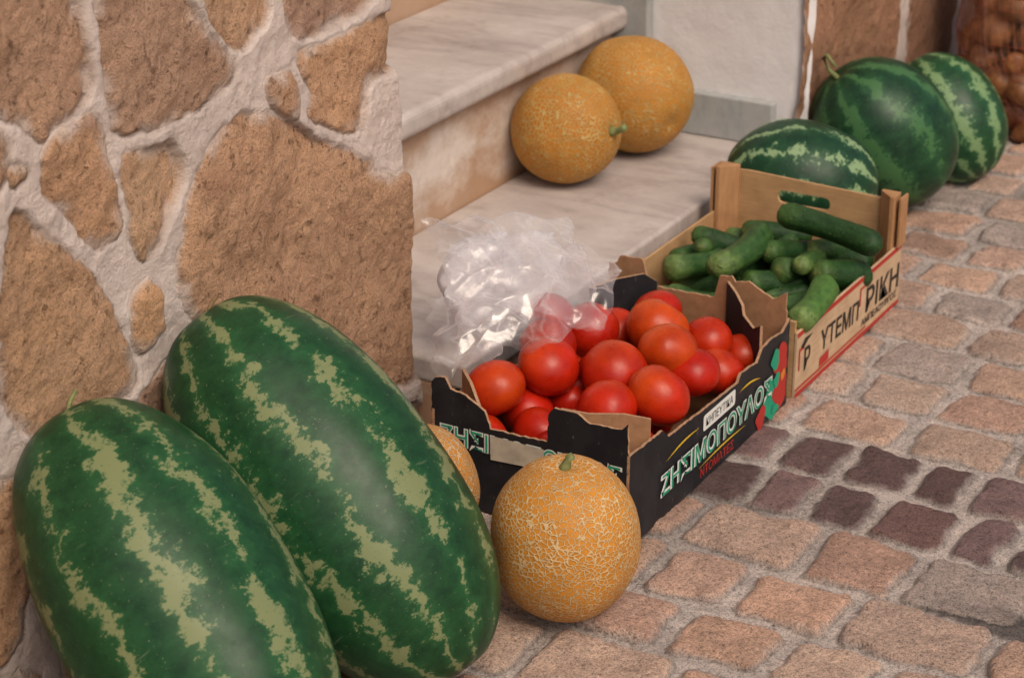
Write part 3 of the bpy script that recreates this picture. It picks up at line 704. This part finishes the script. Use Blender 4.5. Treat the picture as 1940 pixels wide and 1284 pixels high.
pal=[((.010,.045,.012),(.022,.082,.018)),((.018,.072,.016),(.065,.14,.032)),((.055,.15,.028),(.16,.25,.075))]
rc=random.Random(8)
for a,b,r,pc,bend in CU:
    a=Vector(a)/1000;b=Vector(b)/1000;ax=b-a;L=ax.length;d=ax.normalized()
    if L<.12:
        b=a+d*.12+Vector((0,0,-.012))
        ax=b-a;L=ax.length;d=ax.normalized()
    side_=d.cross(Vector((0,0,1))).normalized();up=side_.cross(d)
    n=26;seg=20;v=[];fc=[];cl=[]
    for i in range(n+1):
        t=i/n
        u=min(t/.13,1);w=min((1-t)/.15,1)
        rad=r*math.sqrt(max(0,1-(1-u)**2))*math.sqrt(max(0,1-(1-w)**2))
        rad=max(rad,.0009)*(1+.05*math.sin(t*7+r*700))
        c=a+ax*t+side_*bend*math.sin(math.pi*t)
        for k in range(seg):
            th=2*math.pi*k/seg;rr_=rad*(1+.03*math.cos(5*th)+.03*mnoise.noise(Vector((t*14,math.cos(th)*2,math.sin(th)*2+pc*5+r*900))))
            v.append(c+side_*rr_*math.cos(th)+up*rr_*math.sin(th))
            g=max(0,1-t*3.6)+.15*(math.cos(th*9)>.3);g=min(1,g*.85+.1*rc.random())
            base=Vector(pal[pc][0]).lerp(Vector(pal[min(pc+1,2)][1])*.9,g)
            if t<.035: base=base.lerp(Vector((.16,.18,.06)),.6)
            cl.append(tuple(base))
    for i in range(n):
        for k in range(seg):
            fc.append((i*seg+k,i*seg+(k+1)%seg,(i+1)*seg+(k+1)%seg,(i+1)*seg+k))
    fc.append(tuple(range(seg-1,-1,-1)));fc.append(tuple(n*seg+k for k in range(seg)))
    addmesh(v,fc,cl)
mesh_obj('cucumbers',V,F,m_cuke(),cols=C)

# ================================================================ PLASTIC BAG
bg=empty('plastic_bag',(-1.38,2.38,.2))
PL=m_film('clear_film',.10,.9,.16);PW=m_film('white_film',.24,.7,.15,(.93,.91,.93),.35,.08,1.5)
def ridge(p,s,seed):
    q=p*s+Vector((seed,seed*2,seed*.5))
    w=Vector((mnoise.noise(q*.6),mnoise.noise(q*.6+Vector((9,9,9))),0))
    return 1-2*abs(mnoise.noise(q+w*.8))
def sheet(name,TL,TR,BL,BR,bulge,seed,mat,n=80,amp=.010,s=13,edge=.010):
    TL,TR,BL,BR=map(Vector,(TL,TR,BL,BR));nr=((TR-TL).cross(BL-TL)).normalized()
    if nr.z<0:nr=-nr
    du=(TR-TL).normalized();dv=(BL-TL).normalized()
    V=[]
    for i in range(n+1):
        for j in range(n+1):
            u=i/n;v=j/n;p=TL.lerp(TR,u).lerp(BL.lerp(BR,u),v)
            p0=p.copy()
            p=p+nr*bulge*math.sin(math.pi*u)**.6*math.sin(math.pi*v)**.6
            p+=dv*edge*2*mnoise.noise(Vector((u*5+seed,.3,v*1.5)))+du*edge*2*mnoise.noise(Vector((v*5+seed,u*1.5,.7)))
            p+=nr*(amp*(ridge(p0,s,seed)-.5)+amp*.32*(ridge(p0,s*2.3,seed+5)-.5))
            V.append(p)
    F=[(i*(n+1)+j,(i+1)*(n+1)+j,(i+1)*(n+1)+j+1,i*(n+1)+j+1) for i in range(n) for j in range(n)]
    return mesh_obj(name,V,F,mat,parent=bg)
sheet('outer_film',(-1.466,2.345,.296),(-1.378,2.545,.262),(-1.325,2.215,.172),(-1.215,2.395,.196),.045,1.3,PL,110,.018,8)
sheet('film_inner',(-1.455,2.36,.275),(-1.370,2.535,.240),(-1.375,2.265,.185),(-1.300,2.430,.205),.028,5.3,PW,90,.018,9)
sheet('film_flap',(-1.350,2.530,.236),(-1.255,2.500,.224),(-1.305,2.35,.205),(-1.205,2.360,.192),.008,8.1,PL,60,.012,11,.006)
sheet('film_tail',(-1.425,2.290,.220),(-1.305,2.350,.215),(-1.362,2.184,.146),(-1.295,2.222,.182),.020,6.6,PL,70,.014,12)
def f(t,p):
    d=Vector((math.sin(p)*math.cos(t),math.sin(p)*math.sin(t),math.cos(p)))
    q=Vector((d.x*.042,d.y*.075,d.z*.050))
    return q*(1+.45*(ridge(q,13,3.3)-.5)+.12*(ridge(q,30,1.3)-.5))+Vector((-1.418,2.405,.215))
v_,f_=sphere(f,110,80);mesh_obj('white_filling',v_,f_,m_film('filling_film',.30,.8,.15,(.93,.91,.93),.35,.08,1.5),parent=bg)

# ================================================================ POTATO SACK
ps=empty('potato_sack',(-1.17,4.12,0))
V=[];F=[];C=[];rp=random.Random(4)
for lv in range(8):
    z=.035+lv*.056;Rr=.112+.012*math.sin(lv*1.3);k=11 if lv<7 else 8
    for i in range(k):
        t=2*math.pi*(i+.5*(lv%2))/k+rp.uniform(-.1,.1);r0=rp.uniform(.027,.038);el=rp.uniform(1.1,1.5)
        sd_=rp.random()*50
        def f(tt,pp,r0=r0,el=el,sd_=sd_):
            d=Vector((math.sin(pp)*math.cos(tt),math.sin(pp)*math.sin(tt),math.cos(pp)));n=1+.2*mnoise.noise(d*1.3+Vector((sd_,0,0)))
            return Vector((d.x*r0*n,d.y*r0*n*.9,d.z*r0*el*n))
        v,fc=sphere(f,16,12);q=Vector((rp.uniform(-1,1),rp.uniform(-1,1),rp.uniform(-1,1))).normalized().to_track_quat('Z','Y')
        c=Vector((-1.17+Rr*math.cos(t),4.12+Rr*math.sin(t),z+rp.uniform(-.012,.012)));g=rp.uniform(.6,1.15)
        addmesh([q@p+c for p in v],fc,[(.40*g,.165*g,.055*g)]*len(v))
mp=NT('potato_skin');c=mp.mix(1,mp.attr('Col'),mp.ramp(mp.noise(60,4,.6),[(.3,(.5,.45,.4)),(.65,(1.1,1.1,1.1))]),'MULTIPLY')
mesh_obj('potatoes',V,F,mp.fin(c,.5,mp.bump(mp.noise(120,4,.6),.3,.002)),cols=C,parent=ps)
def sackf(t,p,ex=0.):
    d=Vector((math.sin(p)*math.cos(t),math.sin(p)*math.sin(t),math.cos(p)));s=lambda v:math.copysign(abs(v)**.45,v)
    r=math.sin(p)**.35 if 0<p<math.pi else 0
    q=Vector(((.150+ex)*r*math.cos(t),(.150+ex)*r*math.sin(t),.245*s(d.z)))
    return q+d*.014*(ridge(q,14,2.2)-.5)+Vector((-1.17,4.12,.255))
v_,f_=sphere(sackf,90,70);mesh_obj('sack_film',v_,f_,m_film('sack_film_mat',.04,.35,.2,(.75,.5,.42),.15),parent=ps)
nv_=[];nf_=[];NU,NV=64,46
for j in range(NV+1):
    for i in range(NU):
        nv_.append(sackf(2*math.pi*(i+j*.5)/NU,.12+(math.pi-.24)*j/NV,.003))
for j in range(NV):
    for i in range(NU): nf_.append((j*NU+i,(j+1)*NU+i,(j+1)*NU+(i+1)%NU,j*NU+(i+1)%NU))
no=mesh_obj('sack_net',nv_,nf_,m_simple('net_thread',(.38,.10,.05),.5,.2,80),parent=ps)
wf=no.modifiers.new('w','WIREFRAME');wf.thickness=.0011;wf.use_replace=True

# ================================================================ LIGHT / WORLD / CAMERA
sd=Vector((.55,-.35,.78)).normalized()
el=math.asin(sd.z);az=math.atan2(sd.x,sd.y)
w=bpy.data.worlds.new('World');scene.world=w;w.use_nodes=True
nt=w.node_tree;bgn=nt.nodes['Background'];sky=nt.nodes.new('ShaderNodeTexSky');sky.sky_type='NISHITA';sky.sun_disc=False
sky.sun_elevation=el;sky.sun_rotation=az;sky.dust_density=6;sky.air_density=1.0;sky.ozone_density=.3
nt.links.new(sky.outputs[0],bgn.inputs[0]);bgn.inputs[1].default_value=.105
L=bpy.data.lights.new('sun','SUN');L.energy=1.6;L.angle=math.radians(34);L.color=(1,.87,.72)
lo=bpy.data.objects.new('sun',L);lo.rotation_mode='QUATERNION';lo.rotation_quaternion=sd.to_track_quat('Z','Y');lo.location=(2,-1,4);COL.objects.link(lo)
cam=bpy.data.cameras.new('camera');cam.lens=77.2;cam.sensor_width=36;cam.clip_end=500;cam.clip_start=.05
cam.dof.use_dof=True;cam.dof.focus_distance=2.6;cam.dof.aperture_fstop=8
co=bpy.data.objects.new('camera',cam);co.location=(0,0,1.32);co.rotation_euler=(math.radians(90-23.28),0,math.radians(29.7));COL.objects.link(co)
scene.camera=co
scene.view_settings.view_transform='Standard';scene.view_settings.look='None';scene.view_settings.exposure=0
